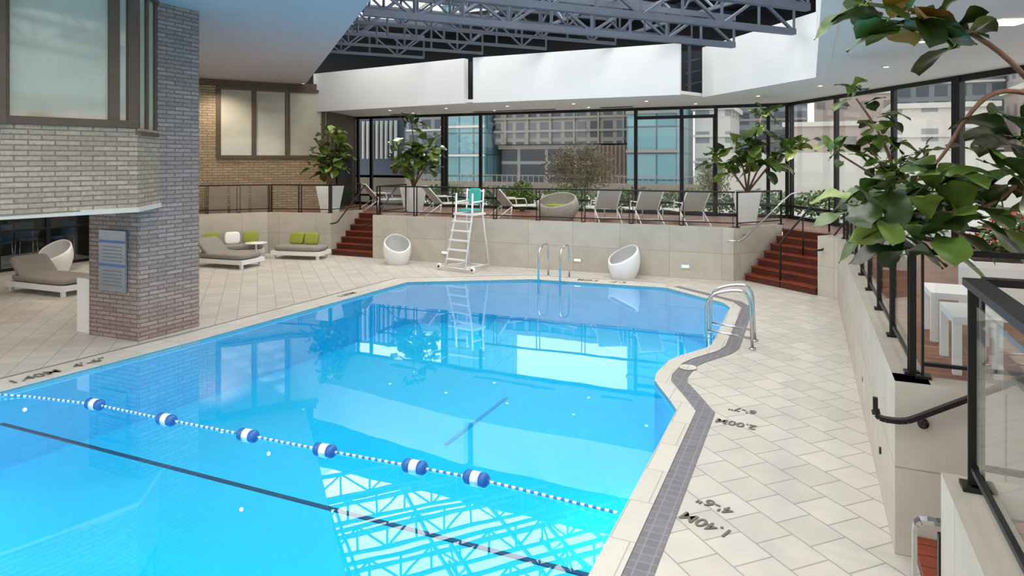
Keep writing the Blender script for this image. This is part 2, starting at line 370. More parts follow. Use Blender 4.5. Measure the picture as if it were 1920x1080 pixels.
b=MB(); c0=(-.6,15.75,0)
b.tube(fillet([(c0[0],c0[1],.0),(c0[0],c0[1],.98),(c0[0]+.9*1.0,c0[1]+1.11,2.1),(c0[0]+1.0,c0[1]+1.25,2.1),(c0[0]+1.0,c0[1]+1.25,1.15)],.1),.022,M_black)
b.tube([(c0[0]+.45,c0[1]+.56,.55),(c0[0]+.45,c0[1]+.56,1.5)],.018,M_black); b.obj('stair_handrail')
b=MB(); b.tube(fillet([(.1,15.0,.95),(.24,15.1,.95),(1.0,16.05,1.95),(1.1,16.2,1.95)],.1),.02,M_black); b.obj('stair_handrail')
b=MB(); b.tube(fillet([(-11.6,15.6,.95),(-11.55,15.85,.95),(-11.55,17.2,2.0)],.1),.02,M_black); b.tube([(-11.55,15.9,.97),(-11.42,15.9,.93)],.012,M_black);b.obj('stair_handrail')
b=MB(); b.tube(fillet([(-12.7,15.5,.95),(-12.75,15.85,.95),(-12.75,17.2,2.0)],.1),.02,M_black); b.tube([(-12.75,15.9,.97),(-12.9,15.9,.93)],.012,M_black);b.obj('stair_handrail')

# ---------------------------------------------------------------- windows / glazing
def glazing(name,p,q,z0,z1,ts,fw=.07,glass=M_glass2,frame=M_black,trans=(),depth=.1,thick={}):
    b=MB(); P=lambda t,z: Vector(lerp((p[0],p[1],0),(q[0],q[1],0),t))+Vector((0,0,z))
    b.beam(P(0,z0+fw/2),P(1,z0+fw/2),depth,fw,frame); b.beam(P(0,z1-fw/2),P(1,z1-fw/2),depth,fw,frame)
    for z in trans: b.beam(P(0,z),P(1,z),depth*.8,fw*.8,frame)
    dd=(P(1,0)-P(0,0)).normalized()
    for t in ts: b.beam(P(t,z0),P(t,z1),depth,fw*thick.get(t,1),frame,up=dd.cross(Vector((0,0,1))))
    b.beam(P(0,(z0+z1)/2),P(1,(z0+z1)/2),.012,(z1-z0)-.02,glass)
    return b.obj(name)
X0,X1=-15.6,-.54
mx=[-15.5,-14.9,-11.85,-11.7,-10.35,-4.95,-3.55,-2.55,-1.1,-.6]
glazing('window_1',(X0,20.5),(X1,20.5),ZD,4.42,[(x-X0)/(X1-X0) for x in mx],.09,trans=(1.5,))
glazing('window_2',(-.54,20.5),(2.63,15.2),ZD,4.42,[0.02,.36,.70,.98],.09,trans=(1.5,))
glazing('window_3',(2.63,15.2),(6.5,8.7),ZD,4.42,[0,.2,.42,.64,.98],.12,trans=(1.5,))
b=MB()
for x0,x1 in((-4.95,-3.55),(-3.5,-2.6)):
    b.beam((x0,20.42,ZD+.06),(x1,20.42,ZD+.06),.05,.12,M_black); b.beam((x0,20.42,4.1),(x1,20.42,4.1),.05,.10,M_black)
    for x in(x0,x1): b.beam((x,20.42,ZD),(x,20.42,4.15),.06,.05,M_black)
b.obj('door_1')

# ---------------------------------------------------------------- ceiling soffits, fascia
ZS,ZT,ZR=4.42,5.65,6.95
b=MB(); b.prism([(-15,17.55),(-8.86,16.6),(-2.9,16.6),(-2.5,17.5),(.2,14.2),(.2,-4),(9,-4),(9,4.6),(6.5,8.9),(2.75,15.3),(-.4,20.7),(-15.6,20.7)],ZS,ZS+.08,M_white)
for x0,x1,y in((-10.3,-7.4,19.9),(-5.9,-4.9,19.9),(-13.6,-12.6,19.9)): b.box(((x0+x1)/2,y,ZS-.01),(x1-x0,.16,.02),M_black)
for i in range(5): b.box((3.3+i*.05,11.9-i*.09,ZS-.012),(.9,.05,.02),M_black,r=.3)
dl=MB()
for x,y in[(-12.5,18.2),(-10.4,18.2),(-8.3,18.2),(-6.2,18.2),(-4.1,18.2),(-1.2,17.9),(.2,16),(1.2,13.2),(1.4,10.6),(1.6,8.0),(2.2,5.6),(-12.5,19.6),(-9.4,19.6),(-6.2,19.6),(-3,19.6),(3,9.5),(3.2,6.4)]:
    dl.tube([(x,y,ZS-.008),(x,y,ZS+.0)],.075,M_wplast,18); dl.tube([(x,y,ZS-.012),(x,y,ZS-.008)],.04,M_lamp,18)
dl.box((2.12,9.5,ZS-.01),(.34,.30,.02),M_lamp,r=.4)
b.obj('ceiling'); dl.obj('recessed_downlight')
b=MB()
zb=ZS-.03
b.wall((-15.0,17.45),(-8.86,16.5),.2,zb,ZT,M_white)
b.wall((-8.57,16.5),(-2.9,16.5),.2,zb,ZT,M_white)
b.wall((-2.5,17.4),(.1,14.1),.2,zb,ZT,M_white)
b.wall((.1,14.1),(.1,-4),.2,zb,ZR,M_white)
b.obj('wall_fascia')
b=MB(); b.box((-8.72,17.3,5.10),(.6,.3,1.1),M_dark); b.box((-2.5,17.9,5.10),(1.4,.2,1.1),M_dark)
for z in(4.7,5.0,5.3): b.beam((-2.9,17.3,z),(-2.2,17.7,z+.2),.04,.04,M_steelD)
b.beam((-2.75,17.0,ZS+.1),(-2.75,17.0,ZT),.07,.07,M_steelD)
b.wall((-17,19.3),(1.2,19.3),.15,4.52,ZR,M_dark); b.wall((1.2,19.3),(.5,14),.15,5.65,ZR,M_dark)
b.prism([(-22,17.2),(3,17.2),(3,20),(-22,20)],ZR,ZR+.15,M_dark)
b.obj('wall_clerestory')
soff=[(-15.0,17.1),(-15.6,17.2),(-20,17.9),(-21,17.9),(-21,1),(-9.0,1),(-5,7.37)]
b=MB(); b.prism(soff,5.3,5.42,M_soffit); b.wall((-15.0,17.15),(-5,7.37),-.15,5.42,ZR,M_dark); b.wall((-5,7.37),(-9,1),-.15,5.42,ZR,M_white); b.obj('ceiling_left')
b=MB(); b.wall((-22,-4.6),(9,-4.6),-.2,0,4.42,M_white); b.obj('wall_front')

# ---------------------------------------------------------------- roof trusses
a=Vector((.67,.742,0)).normalized(); nrm=Vector((.742,-.67,0)).normalized()
def PT(s,t,z): 
    v=a*s+nrm*t; return Vector((v.x,v.y,z))
def girder(s0,s1,t,z0,z1,c,dgn,step,m):
    b.beam(PT(s0,t,z0),PT(s1,t,z0),c,c,m); b.beam(PT(s0,t,z1),PT(s1,t,z1),c,c,m)
    n=max(2,int(round((s1-s0)/step)))
    for i in range(n+1):
        s=s0+(s1-s0)*i/n; b.beam(PT(s,t,z0),PT(s,t,z1),dgn,dgn,m)
        if i<n:
            e=s0+(s1-s0)*(i+1)/n
            b.beam(PT(s,t,z0 if i%2 else z1),PT(e,t,z1 if i%2 else z0),dgn,dgn,m)
b=MB()
for t in(-11.57,-9.88,-8.2,-6.5,-4.8,-3.1,-1.4):
    s0=2.3 if t<-3.5 else -4
    s1=min(10.5,-t*1.107-.05)
    girder(s0,s1,t,5.35,5.95,.12,.05,.9,M_steelB)
for t in(-13.0,-14.4,-15.8,-17.2,-18.6):
    s1=(16.2-.67*abs(t))/.742+.4
    girder(2.3,max(3.2,s1),t,5.75,6.35,.07,.04,.7,M_steelD)
b.obj('roof_truss')
b=MB()
for s in(2.6,5.0,7.4,9.8):
    t0=-18 if s<5 else -15; t1=-s*.903-.3
    for zo,mm in((6.08,M_steelB),(6.62,M_steelB)): b.beam(PT(s,t0,zo),PT(s,t1,zo),.07,.07,mm)
    t=t0
    while t<t1-.6:
        b.beam(PT(s,t,6.08),PT(s,t+.6,6.62),.04,.04,M_steelB); b.beam(PT(s,t+.6,6.62),PT(s,min(t1,t+1.2),6.08),.04,.04,M_steelB); t+=1.2
b.obj('roof_truss')
b=MB()
for t in[-19+1.6*i for i in range(12)]:
    b.beam(PT(-5,t,6.80),PT(min(14,-t*1.107-.1),t,6.80),.06,.1,M_steelD)
for s in[-5+2*i for i in range(10)]:
    b.beam(PT(s,-19,6.86),PT(s,min(4,-s*.903-.1),6.86),.06,.1,M_steelD)
b.obj('skylight_frame')

# ---------------------------------------------------------------- left brick building
b=MB()
col=[(-10.57,7.0),(-9.45,7.03),(-9.4,8.1),(-10.57,8.1)]
b.prism(col,0,5.3,M_brickG)
b.obj('brick_column')
b=MB()
mass=[(-10.4,1.0),(-9.24,4.99),(-8.84,6.56),(-9.46,7.42),(-9.6,8.0),(-14,10.5),(-18.9,12),(-18.9,1)]
b.prism(mass,2.10,3.26,M_brickW)
b.prism([(-10.42,1.0),(-9.255,4.99),(-8.825,6.57),(-9.45,7.44),(-9.6,8.02),(-14,10.52),(-18.9,12.02),(-18.9,1)],2.05,2.12,M_trimband)
b.obj('wall_brick_upper')
def facewin(name,p,q,z0,z1,ts,fw):
    return glazing(name,p,q,z0,z1,ts,fw,glass=M_winpane,frame=M_bronze,depth=.14)
facewin('window_4',(-10.2,1.2),(-8.88,6.50),3.26,5.3,[0,.35,.72,.955,1],.10)
facewin('window_5',(-8.88,6.56),(-9.42,7.28),3.16,5.3,[.03,.5,.97],.06)
b=MB(); b.box((-8.9,6.48,4.3),(.12,.12,2.1),M_bronze); b.box((-9.18,4.87,4.3),(.12,.25,2.1),M_bronze,r=-.25); b.obj('trim_5')
b=MB(); b.box((-10.75,7.15,.44),(.34,.25,.88),M_white); b.obj('half_height_partition',bevel=.01)
b=MB(); b.box((-9.98,6.985,1.22),(.62,.03,.95),M_sign)
for z in(1.52,1.15): b.box((-9.98,6.965,z),(.60,.012,.035),M_signb)
for i in range(5): b.box((-9.98,6.965,1.44-i*.055),(.44,.006,.012),M_signg)
for i in range(5): b.box((-9.98,6.965,1.06-i*.055),(.44,.006,.012),M_signg)
b.obj('pool_rules_sign')
glazing('window_6',(-18.8,3),(-18.3,12.6),0,2.1,[0,.12,.24,.36,.48,.6,.72,.84,1],.07,trans=(1.0,))
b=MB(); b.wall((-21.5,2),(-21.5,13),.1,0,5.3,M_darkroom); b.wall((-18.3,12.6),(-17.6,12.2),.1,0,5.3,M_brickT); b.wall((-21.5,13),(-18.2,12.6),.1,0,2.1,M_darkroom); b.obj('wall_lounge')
for (x,y) in((-19.6,9.6),(-19.5,10.5),(-19.7,11.3),(-19.3,12.0),(-19.6,8.7)):
    b=MB(); b.at(x,y,0,random.random()*2)
    b.box((0,0,.62),(.42,.42,.05),M_barblue); b.box((0,.2,.86),(.42,.04,.42),M_barblue,tilt=('X',-.1))
    for sx in(-.19,.19):
        for sy in(-.19,.19): b.tube([(sx,sy,.62),(sx*1.2,sy*1.2,0)],.014,M_steel)
    b.tube([(-.21,-.21,.25),(.21,-.21,.25)],.01,M_steel); b.obj('bar_chair')
b=MB()
F=[(-17.9,13.4),(-15.6,16.9),(-14.6,17.6),(-15.6,20.5)]
b.wall(F[0],F[1],.25,ZD,2.85,M_brickT); b.wall(F[1],F[2],.25,ZD,2.85,M_brickT)
p=lerp(F[0],F[1],.50); b.wall(F[0],p,.25,2.85,5.3,M_brickT)
b.wall(F[2],F[3],.25,ZD,5.3,M_bronze)
b.wall(F[0],F[1],.25,5.1,5.3,M_bronze); b.wall(F[1],F[2],.25,5.1,5.3,M_bronze)
b.wall((-18.3,12.6),F[0],.2,0,5.3,M_brickT)
b.obj('wall_brick_far')
facewin('window_7',p,F[1],2.85,5.1,[0,.5,1],.10)
facewin('window_8',F[1],F[2],2.85,5.1,[0,.93],.10)
b=MB()
q0=(-16.5,14.5);q1=(-15.35,15.9)
for i in range(3):
    u0=lerp(q0,q1,i/3+.02);u1=lerp(q0,q1,(i+1)/3-.02); b.wall(u0,u1,.05,ZD,1.98,M_panelb)
b.obj('storage_panel',bevel=.005)
b=MB(); 
d0=lerp(F[2],F[3],.3);d1=lerp(F[2],F[3],.8)
b.wall(d0,d1,-.06,ZD,3.3,M_black); b.obj('door_2')

# ---------------------------------------------------------------- pool ladders / rails
def hoop(b,p,q,top,low=None):
    p=Vector(p);q=Vector(q)
    m1=Vector((p.x,p.y,top-.12)); m2=p.lerp(q,.55); m2.z=top; m3=q.lerp(p,.06); m3.z=top-.02
    pts=fillet([p,m1,m2,m3,q],.22,6); b.tube(pts,.022,M_steel,12)
    b.tube([(q.x,q.y,0),(q.x,q.y,.02)],.05,M_steel,14)
b=MB()
for y in(10.45,10.95):
    hoop(b,(-1.44,y,-.35),(-.78,y,0),.86); b.tube([(-1.44,y,.22),(-.79,y,.16)],.018,M_steel)
b.box((-1.44,10.7,-.5),(.09,.5,.03),M_wplast)
b.obj('pool_ladder')
b=MB()
for x in(-5.75,-5.22):
    hoop(b,(x,14.36,-.3),(x,15.0,0),.82)
b.obj('pool_ladder')

# ---------------------------------------------------------------- lifeguard chair
b=MB(); b.at(-8.05,15.0,0,math.radians(-12))
for s in(-1,1):
    b.tube([(s*.33,-.35,.08),(s*.27,.0,1.42),(s*.27,.02,1.95)],.024,M_wplast)
    b.tube([(s*.33,.62,.06),(s*.27,.42,1.42),(s*.27,.46,2.05)],.022,M_wplast)
    b.tube([(s*.27,.0,1.72),(s*.27,.44,1.74)],.022,M_wplast)
    b.tube([(s*.33,-.35,.12),(s*.33,.62,.10)],.018,M_wplast)
    b.tube([(s*.55,-.35,.09),(s*.55,-.31,.09)],.085,M_wplast,18); b.tube([(s*.55,-.36,.09),(s*.55,-.30,.09)],.03,M_black,12)
b.tube([(-.55,-.33,.09),(.55,-.33,.09)],.02,M_wplast)
b.tube([(-.33,.62,.06),(.33,.62,.06)],.02,M_wplast)
for i in range(5):
    z=.30+i*.235; y=-.35+(z-.08)/1.34*.35
    b.box((0,y-.02,z),(.60,.12,.03),M_wplast)
b.box((0,.22,1.42),(.66,.52,.05),M_wplast)
b.box((0,.24,1.52),(.42,.4,.04),M_teal); b.cushion((0,.44,1.86),(.40,.06,.42),M_teal,tilt=('X',-.1))
b.tube([(-.27,.46,2.0),(.27,.46,2.0)],.02,M_wplast)
b.obj('lifeguard_chair')

# ---------------------------------------------------------------- tub chairs
def eggchair(x,y,z,rot,name='tub_chair',m=M_wplast,H=.76,lo=.34,R=.36,wide=1,hc=None,inner=M_innershade):
    b=MB(); b.at(x,y,z,rot); n=36;k=10
    def h(th): return lo+(H-lo)*(.5-.5*math.cos(th))**.8
    def rr(zz): 
        t=min(1,zz/H); return R*(.66+.42*math.sin(math.pi*(.08+.78*t))-.06*t)
    def pt(th,zz,o=0):
        lean=.06*(zz/H)**2; r=rr(zz)-o
        return (r*math.sin(th)*wide, -r*math.cos(th)+lean, zz)
    vs=[];fs=[];vi=[];fi=[]
    c=k+2
    for j in range(n):
        th=2*math.pi*j/n; hh=h(th)
        for i in range(k+1): vs.append(pt(th,hh*i/k))
        vs.append(pt(th,hh+.012,.022))
        vi.append(pt(th,hh+.012,.022))
        for i in range(k,-1,-1): vi.append(pt(th,.30+(hh-.30)*i/k,.045))
    for j in range(n):
        for i in range(c-1): a0=j*c+i;a1=((j+1)%n)*c+i; fs.append((a0,a1,a1+1,a0+1)); fi.append((a0,a1,a1+1,a0+1))
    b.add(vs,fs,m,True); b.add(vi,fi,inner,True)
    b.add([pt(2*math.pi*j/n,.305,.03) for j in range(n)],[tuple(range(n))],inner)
    b.add([pt(2*math.pi*j/n,.0) for j in range(n)],[tuple(range(n))],m)
    if hc: b.cushion((0,-.02,.38),(R*1.0*wide,R*1.0,.1),hc)
    return b.obj(name)
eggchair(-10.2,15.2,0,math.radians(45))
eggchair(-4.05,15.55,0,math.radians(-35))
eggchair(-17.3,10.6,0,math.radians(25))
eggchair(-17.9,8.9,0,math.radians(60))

# ---------------------------------------------------------------- daybeds
def daybed(x,y,rot,L=1.8,Wd=.85,back='tilt',pill=(),end=-1):
    b=MB(); b.at(x,y,0,rot)
    for sx in(-1,1):
        for sy in(-1,1): b.box((sx*(L/2-.08),sy*(Wd/2-.08),.06),(.07,.07,.12),M_wplast)
    b.box((0,0,.17),(L,Wd,.11),M_wplast)
    b.cushion((0.0,0,.30),(L-.04,Wd-.04,.16),M_cush)
    if back=='tilt': b.cushion((end*(L/2-.25),0,.50),(.62,Wd-.06,.13),M_cush,tilt=('Y',end*-.75))
    for (px,mm) in pill: b.cushion((px,Wd/2-.22,.54),(.42,.14,.36),mm,tilt=('X',-.3))
    return b.obj('daybed')
daybed(-14.75,9.0,0.03)
daybed(-14.05,13.05,0.08,L=1.6)
daybed(-14.9,11.6,0.05,L=1.5)
daybed(-13.3,14.95,.2,L=1.5,Wd=.72,back='none',pill=((-.2,M_green),(.26,M_green)))
daybed(-15.2,14.25,math.radians(49),L=1.7,Wd=.62,back='none',pill=((-.55,M_green),(0,M_wplast),(.5,M_green)))
b=MB(); b.lathe([(.22,0),(.22,.015),(.03,.03),(.025,.4),(.04,.42),(.30,.43),(.30,.455),(.01,.455)],M_wplast,(-14.4,14.35,0)); b.obj('side_table')

# ---------------------------------------------------------------- terrace loungers
def lounger(x,y,z,rot):
    b=MB(); b.at(x,y,z,rot)
    for s in(-1,1):
        X=s*.30
        b.tube(fillet([(X,-1.0,.0),(X,-1.0,.32),(X,.25,.34),(X,.72,.86)],.05),.018,M_wplast)
        b.tube([(X,.30,.34),(X,.34,0)],.018,M_wplast); b.tube([(X,.30,.33),(X,.80,.0)],.014,M_wplast)
        b.tube(fillet([(X,-.2,.33),(X,-.15,.55),(X,.4,.56)],.06),.016,M_wplast)
    for y0,z0 in((-1.0,.1),(.34,.1)): b.tube([(-.3,y0,z0),(.3,y0,z0)],.014,M_wplast)
    b.beam((0,-.98,.335),(0,.26,.35),.57,.012,M_sling); b.beam((0,.26,.35),(0,.72,.865),.57,.012,M_sling)
    b.tube([(-.3,.72,.86),(.3,.72,.86)],.016,M_wplast)
    return b.obj('sun_lounger')
for x,y,r in((-13.0,18.6,2.5),(-10.1,17.7,2.5),(-7.75,17.6,2.5),(-5.15,17.6,-2.6),(-4.05,17.6,-2.6),(-2.9,17.6,-2.6)):
    lounger(x,y,ZD,r)
eggchair(-6.4,17.4,ZD,math.radians(-10),'wicker_tub_chair',M_wicker,H=.74,lo=.36,R=.42,wide=1.4,hc=M_green,inner=M_wicker)

# ---------------------------------------------------------------- planters & plants
def leaf(b,base,d,L,Wd,m):
    d=Vector(d).normalized(); side=d.cross(Vector((0,0,1)))
    if side.length<.1: side=Vector((1,0,0))
    side.normalize(); side=(side+Vector((0,0,random.uniform(-.6,.6)))).normalized(); up=side.cross(d).normalized()
    nl=8; vs=[];fs=[]; base=Vector(base); droop=random.uniform(.15,.5); cup=random.uniform(.1,.35)
    for i in range(nl+1):
        t=i/nl; wv=Wd/2*(math.sin(math.pi*min(1,t*.93+.04))**.6)*(.55+.55*t)*(1-.12*math.sin(math.pi*t*2.2))
        if i==nl: wv=Wd*.05
        c=base+d*L*t-Vector((0,0,1))*droop*L*t*t
        for s in(-1,-.5,0,.5,1):
            vs.append(c+side*wv*s+up*(abs(s)*cup*wv+.07*Wd*math.sin(t*9+s*2)*abs(s)))
    for i in range(nl):
        for j in range(4): a0=i*5+j; fs.append((a0,a0+1,a0+6,a0+5))
    b.add(vs,fs,m,True)
def cluster(b,c,n,L,spread=.15,upb=.25,pal=(0,1,2,4,0,4),wr=(.62,.82)):
    c=Vector(c)
    for i in range(n):
        th=i*2.4+random.uniform(-.4,.4); el=random.uniform(-.7,.9)+upb
        d=Vector((math.cos(th)*math.cos(el),math.sin(th)*math.cos(el),math.sin(el)))
        o=c+Vector([random.uniform(-spread,spread) for _ in range(3)])
        s=o+d*.05; b.tube([o,s],.006,LEAF[2],5,False)
        l=L*random.uniform(.75,1.15); leaf(b,s,d,l,l*random.uniform(*wr),LEAF[random.choice(pal)])
def pot(b,x,y,z,h=.85,w0=.32,w1=.52):
    vs=[];
    for w_,zz in((w0,0),(w1,h),(w1-.06,h),(w1-.08,h-.06)):
        for sx,sy in((-1,-1),(1,-1),(1,1),(-1,1)): vs.append((x+sx*w_/2,y+sy*w_/2,z+zz))
    fs=[(3,2,1,0)]
    for r in range(3):
        for j in range(4): fs.append((r*4+j,r*4+(j+1)%4,(r+1)*4+(j+1)%4,(r+1)*4+j))
    b.add(vs,fs,M_wplast); b.add(vs[12:],[(0,1,2,3)],M_soil)
def fig(x,y,z,branches,L=.3,n=8,ph=.85,pw=.52,pal=(0,1,2,4,0,4)):
    b=MB(); pot(b,x,y,z,ph,pw*.62,pw)
    for br in branches:
        pts=[Vector((x,y,z))+Vector(p) for p in br]; pts=fillet(pts,.25,4)
        k=len(pts); b.tube(pts,[.028-.016*i/k for i in range(k)],M_bark,8)
        for f in(.6,.8): cluster(b,pts[int(f*(k-1))],n//2+2,L,pal=pal)
        cluster(b,pts[-1],n,L,upb=.4,pal=pal)
    return b.obj('potted_fiddle_leaf_fig',fix=False)
h=.8
fig(-13.5,16.45,ZD,[[(0,0,h),(-.2,0,1.5),(-.5,.1,2.0)],[(0,0,h),(.05,0,1.6),(.0,0,2.5)],[(0,0,h),(.2,0,1.4),(.5,0,1.8)],[(0,0,h),(.2,0,1.8),(.35,0,2.2)],[(0,0,h),(-.2,0,1.3),(-.45,0,1.5)]],.38,9,pw=.6)
fig(-11.25,17.65,ZD,[[(0,0,h),(-.2,0,1.6),(-.6,.1,2.0)],[(0,0,h),(.05,0,1.8),(-.05,0,2.75)],[(0,0,h),(.4,0,1.4),(.8,0,1.8)],[(0,0,h),(.3,0,1.5),(.6,0,2.1)],[(0,0,h),(-.2,0,1.3),(-.55,0,1.5)]],.42,10,pw=.62)
fig(-1.5,18.4,ZD,[[(0,0,h),(-.4,-.1,1.4),(-.95,-.2,1.7)],[(0,0,h),(.1,0,1.8),(.35,0,2.8)],[(0,0,h),(.3,0,1.5),(.9,-.2,1.9)],[(0,0,h),(.1,0,1.9),(.25,0,2.4)],[(0,0,h),(.6,0,1.6),(1.3,-.2,2.0)],[(0,0,h),(-.1,0,1.5),(-.3,0,2.0)]],.42,9,ph=.85,pw=.68)
fig(1.15,11.6,ZD,[[(0,0,h),(-.1,0,1.3),(-.75,-.1,1.75)],[(0,0,h),(.0,0,1.6),(-.25,0,2.2),(-.5,0,2.6)],[(0,0,h),(.1,0,1.5),(.35,0,1.75)],[(0,0,h),(-.1,0,1.5),(-.3,0,1.8)]],.34,9,ph=.7)
b=MB(); X,Y=2.15,6.5; pot(b,X,Y,ZD,.75,.36,.55)
BR=[([(X,Y,1.8),(1.95,6.4,2.6),(1.6,6.2,3.28),(1.3,6.05,3.62),(1.0,5.95,3.82),(.7,5.85,3.95),(.42,5.82,4.0)],.026),
    ([(1.6,6.2,3.28),(1.25,6.0,3.34),(1.05,5.95,3.1),(.9,5.9,2.8),(.7,5.8,2.62)],.02),
    ([(X,Y,1.8),(1.8,6.3,2.3),(1.4,6.1,2.6),(1.1,5.95,2.62)],.022),
    ([(1.4,6.1,2.6),(1.2,5.9,2.45),(.85,5.75,2.40),(.55,5.65,2.42)],.016)]
for pts,r in BR:
    q=fillet(pts,.2,4); k=len(q); b.tube(q,[r*(1-.5*i/k) for i in range(k)],M_bark,10)
UP=(3,1,1,0,1,3,4,3); LO=(0,1,2,4,1,0); DK=(1,1,0,1)
for c,n,L,pal in[((.42,5.82,3.98),7,.40,UP),((.62,5.85,3.85),8,.42,UP),((.82,5.88,3.80),8,.42,UP),((1.0,5.95,3.68),7,.40,UP),
    ((.62,5.8,2.60),8,.40,LO),((.9,5.9,2.62),8,.42,LO),((.50,5.65,2.36),9,.40,LO),((.8,5.75,2.30),10,.44,LO),((1.08,5.9,2.40),10,.44,LO),((1.3,6.0,2.40),7,.42,LO),
    ((1.48,6.02,2.92),9,.48,DK),((1.48,5.98,2.70),8,.46,DK),((.32,5.7,2.48),6,.34,LO),((1.15,6.0,2.85),3,.26,LO),((.65,5.7,2.15),7,.42,DK)]:
    cluster(b,c,n,L,.07,upb=.1,pal=pal,wr=(.56,.74))
b.obj('potted_fiddle_leaf_fig',fix=False)

def shrub(name,c,r,n,mats_,ls,pot_=None,flower=0,trunk=True):
    b=MB(); c=Vector(c)
    if pot_: pot_(b)
    if trunk:
        for i in range(9):
            th=i*.7; b.tube([(c.x,c.y,.98),(c.x+math.cos(th)*r[0]*.3,c.y+math.sin(th)*r[1]*.3,c.z),(c.x+math.cos(th)*r[0]*.7,c.y+math.sin(th)*r[1]*.7,c.z+r[2]*.6)],[.04,.025,.01],M_bark,6)
    for i in range(n):
        v=Vector([random.gauss(0,1) for _ in range(3)]).normalized()*random.uniform(.4,1)
        o=c+Vector((v.x*r[0],v.y*r[1],v.z*r[2])); s=ls*random.uniform(.6,1.3)
        d=Vector([random.gauss(0,1) for _ in range(3)]).normalized(); e=d.orthogonal().normalized()
        m=random.choice(mats_)
        if flower and random.random()<flower: m=M_flower
        b.add([o-e*s*.35,o+d*s*.5,o+e*s*.35,o-d*s*.5],[(0,1,2,3)],m)
    return b.obj(name,fix=False)
def troughf(b): 
    b.box((2.6,8.5,1.45),(2.2,.55,.6),M_wplast); b.box((2.6,8.5,1.76),(2.1,.45,.02),M_soil)
shrub('flower_trough',(2.4,8.5,2.0),(.95,.35,.28),1300,[LEAF[0],LEAF[1],LEAF[4]],.08,troughf,.22,False)
shrub('clipped_shrub',(-8.5,19.8,1.68),(.5,.4,.45),1500,[LEAF[4],LEAF[2],M_shrubG],.09,None,0)
shrub('garden_tree',(-8.6,26,2.45),(1.75,.8,1.05),3000,[M_shrubB,M_shrubB,M_shrubG,M_bark],.10)
shrub('garden_tree',(-3.3,26,2.1),(.7,.6,.75),900,[M_shrubB,M_shrubG,M_shrubG],.10)
for x in(-13,-10.5,-8,-5.5,-3.5,-1.5,.5):
    shrub('garden_hedge',(x,22.6,1.42),(1.3,.4,.46),1100,[LEAF[4],LEAF[0],M_shrubG],.12,None,0,False)
for x,y in((2.5,19.5),(4.5,16.5),(6.5,13.5)):
    shrub('garden_hedge',(x,y,1.40),(1.2,1.2,.42),900,[LEAF[4],LEAF[0],M_shrubG],.12,None,0,False)

def table(x,y,z,L,Wd,H,rot=0):
    b=MB(); b.at(x,y,z,rot); b.box((0,0,H-.03),(L,Wd,.06),M_wplast)
    for sx in(-1,1):
        for sy in(-1,1): b.box((sx*(L/2-.03),sy*(Wd/2-.03),(H-.06)/2),(.06,.06,H-.06),M_wplast)
    return b.obj('white_bench',bevel=.004)
table(1.22,7.35,ZD,.44,.55,.45); table(1.16,6.35,ZD,.32,.6,.45)

# ---------------------------------------------------------------- outside
b=MB(); b.prism([(-80,20.9),(60,20.9),(60,120),(-80,120)],.85,1.0,M_ground); b.prism([(3.5,15.6),(60,5),(60,20.9),(-.2,20.9)],.85,1.0,M_ground); b.obj('ground')
def facade(name,wall1,wall2,win,bw,rh,mo,**k): return brickmat(name,win,wall2,wall1,bw,rh,mo,offset=0,rough=.3,bump=0,noise=.1,nscale=.5,**k)
F1=facade('facade_taupe','#8d837c','#626a76','#343b45',.95,1.42,.14,bias=-.2)
F2=facade('facade_teal_glass','#48646b','#7fa9b1','#5d8f9b',1.2,1.6,.06)
F3=facade('facade_grey','#7b8085','#4f5963','#39424d',1.3,1.3,.2)
F4=facade('facade_brick_haze','#b5a299','#8a817d','#74737a',1.6,1.6,.5)
F5=facade('facade_pale','#d2ccc6','#a5a5a7','#85888e',1.8,1.7,.5)
M_cop=mat('copper_clad','#7d5f4d',.5,noise=.15)
M_cap=mat('stone_band','#8f8781',.7,noise=.05)
M_store=facade('shopfront_glass','#8f8e8c','#3e4650','#2c333c',2.2,2.6,.12)
def building(x0,x1,y0,y1,z1,m,cap=M_pale,floors=0,name='office_building',z0=1.0,fins=0):
    b=MB(); b.prism([(x0,y0),(x1,y0),(x1,y1),(x0,y1)],z0,z1,m); b.box(((x0+x1)/2,(y0+y1)/2,z1+.15),(x1-x0+.4,y1-y0+.4,.3),cap)
    for i in range(floors):
        z=z0+(z1-z0)*(i+1)/(floors+1); b.box(((x0+x1)/2,y0-.06,z),(x1-x0+.1,.2,.16),cap)
    for i in range(fins): b.box((x0+(x1-x0)*(i+.5)/fins,y0-.08,(z0+z1)/2),(.12,.2,z1-z0),cap)
    return b.obj(name)
building(-21.5,-10.8,45,55,9.6,F1,cap=M_cap,floors=5,z0=3.95,fins=6)
building(-21.2,-13.6,45.5,55,3.6,M_store,cap=M_cap,name='shopfront')
b=MB()
b.prism([(-13.3,43.5),(-10.9,43.5),(-10.9,50),(-13.3,50)],1.0,3.8,M_cop)
for i in range(9): b.box((-13.2+i*.28,43.4,2.4),(.05,.1,2.8),M_cap)
b.obj('entrance_pavilion')
building(-25.5,-21.9,44,50,16,F2,floors=6)
building(-36,-26,50,60,12,F3,floors=4)
building(-10.2,-7.2,40,46,15,F2,floors=5,cap=M_cap)
building(-6.8,-4.6,44,50,6.0,F5,floors=2)
building(-5.5,-.2,52,60,10.5,F3,floors=5,cap=M_cap)
building(0.3,6,60,66,10.5,F4,floors=3)
building(6.5,14,64,70,14.5,F3,floors=4)
building(14.2,26,58,68,12,F5,floors=4)
building(3,9,84,90,17,F5,floors=4)
building(-1.5,3.5,48,51,5.0,F4,floors=1)
building(4.5,9.5,45,50,5.8,F5,floors=2)
building(10.5,15,42,48,6.6,F4,floors=2)
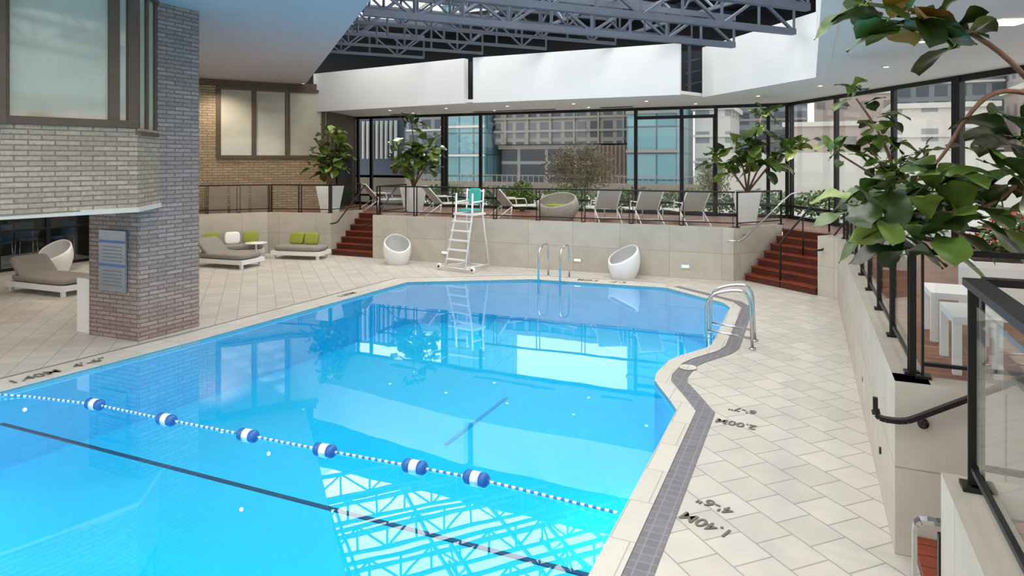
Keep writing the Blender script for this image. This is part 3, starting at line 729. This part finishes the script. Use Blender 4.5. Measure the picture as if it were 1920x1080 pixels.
b=MB(); b.wall((-3.5,30),(18,30),.3,1.0,3.1,M_pale); b.wall((-22,33),(-3.5,33),.3,1.0,1.6,M_panelb)
b.obj('parapet_wall')
b=MB()
x=-20
while x<-4: b.beam((x,32,1.0),(x,32,2.0),.03,.03,M_cap); x+=.3
b.beam((-20,32,2.0),(-4,32,2.0),.04,.04,M_cap); b.obj('picket_fence')
b=MB()
for i in range(9): b.box((-16.6+i*.22,22.0,3.6),(.08,.1,1.5),M_wplast)
b.box((-15.7,22.15,3.3),(2.4,.1,2.4),mat('blue_grey_backing','#5d6b7c',.6)); b.box((-15.7,22.15,1.6),(2.4,.1,1.2),M_panelb); b.obj('louvre_screen')

# ---------------------------------------------------------------- light
W=bpy.data.worlds.new('World'); S.world=W; W.use_nodes=True; nt=W.node_tree
bg=nt.nodes['Background']; tc=nt.nodes.new('ShaderNodeTexCoord'); sp=nt.nodes.new('ShaderNodeSeparateXYZ'); r=nt.nodes.new('ShaderNodeValToRGB')
nt.links.new(tc.outputs['Generated'],sp.inputs[0]); nt.links.new(sp.outputs['Z'],r.inputs[0]); nt.links.new(r.outputs[0],bg.inputs[0])
r.color_ramp.elements[0].position=0; r.color_ramp.elements[0].color=(1,.985,.96,1); r.color_ramp.elements[1].position=.8; r.color_ramp.elements[1].color=(.94,.97,1,1)
bg.inputs[1].default_value=1.75
def area(name,loc,rot,sx,sy,e,col=(1,1,1)):
    l=bpy.data.lights.new(name,'AREA'); l.shape='RECTANGLE'; l.size=sx; l.size_y=sy; l.energy=e; l.color=col
    o=bpy.data.objects.new(name,l); o.location=loc; o.rotation_euler=rot; S.collection.objects.link(o); return o
area('skylight_boost',(-6.9,7,7.05),(0,0,0),14,20.2,2250,(1,.965,.93))  # area lamp added above the skylight opening to brighten the interior
def spot(loc,e,col=(1,.9,.76),size=2.2):
    l=bpy.data.lights.new('downlight_beam','SPOT'); l.energy=e; l.color=col; l.spot_size=size; l.spot_blend=.8; l.shadow_soft_size=.035
    o=bpy.data.objects.new('downlight_beam',l); o.location=loc; S.collection.objects.link(o)
for x,y in[(-12.5,18.2),(-10.4,18.2),(-8.3,18.2),(-6.2,18.2),(-4.1,18.2),(-1.2,17.9),(1.2,13.2),(1.6,8.0),(2.2,5.6)]: spot((x,y,4.38),90)
for x,y,z in((-16,14.6,5.2),(-13.6,14.0,5.2),(-15,11.5,5.2),(-12.0,11.5,5.2)): spot((x,y,z),200,(1,.88,.74),2.5)
for x,y in((-14,8),(-16.5,10),(-12,6)): spot((x,y,2.0),60,(1,.9,.78),2.6)
for x,y in((-1.7,6.6),(-1.7,12.2),(-8.2,3.5),(-5,1.5)):
    l=bpy.data.lights.new('pool_light','POINT'); l.energy=18; l.shadow_soft_size=.08; o=bpy.data.objects.new('pool_light',l); o.location=(x,y,-.5); S.collection.objects.link(o)

# ---------------------------------------------------------------- camera
c=bpy.data.cameras.new('Camera'); c.sensor_width=36; c.lens=1250/1920*36; c.shift_y=-240/1920; c.clip_end=500
o=bpy.data.objects.new('Camera',c); o.location=(0,0,2.8); o.rotation_euler=(math.radians(90),0,math.radians(24.1)); S.collection.objects.link(o); S.camera=o
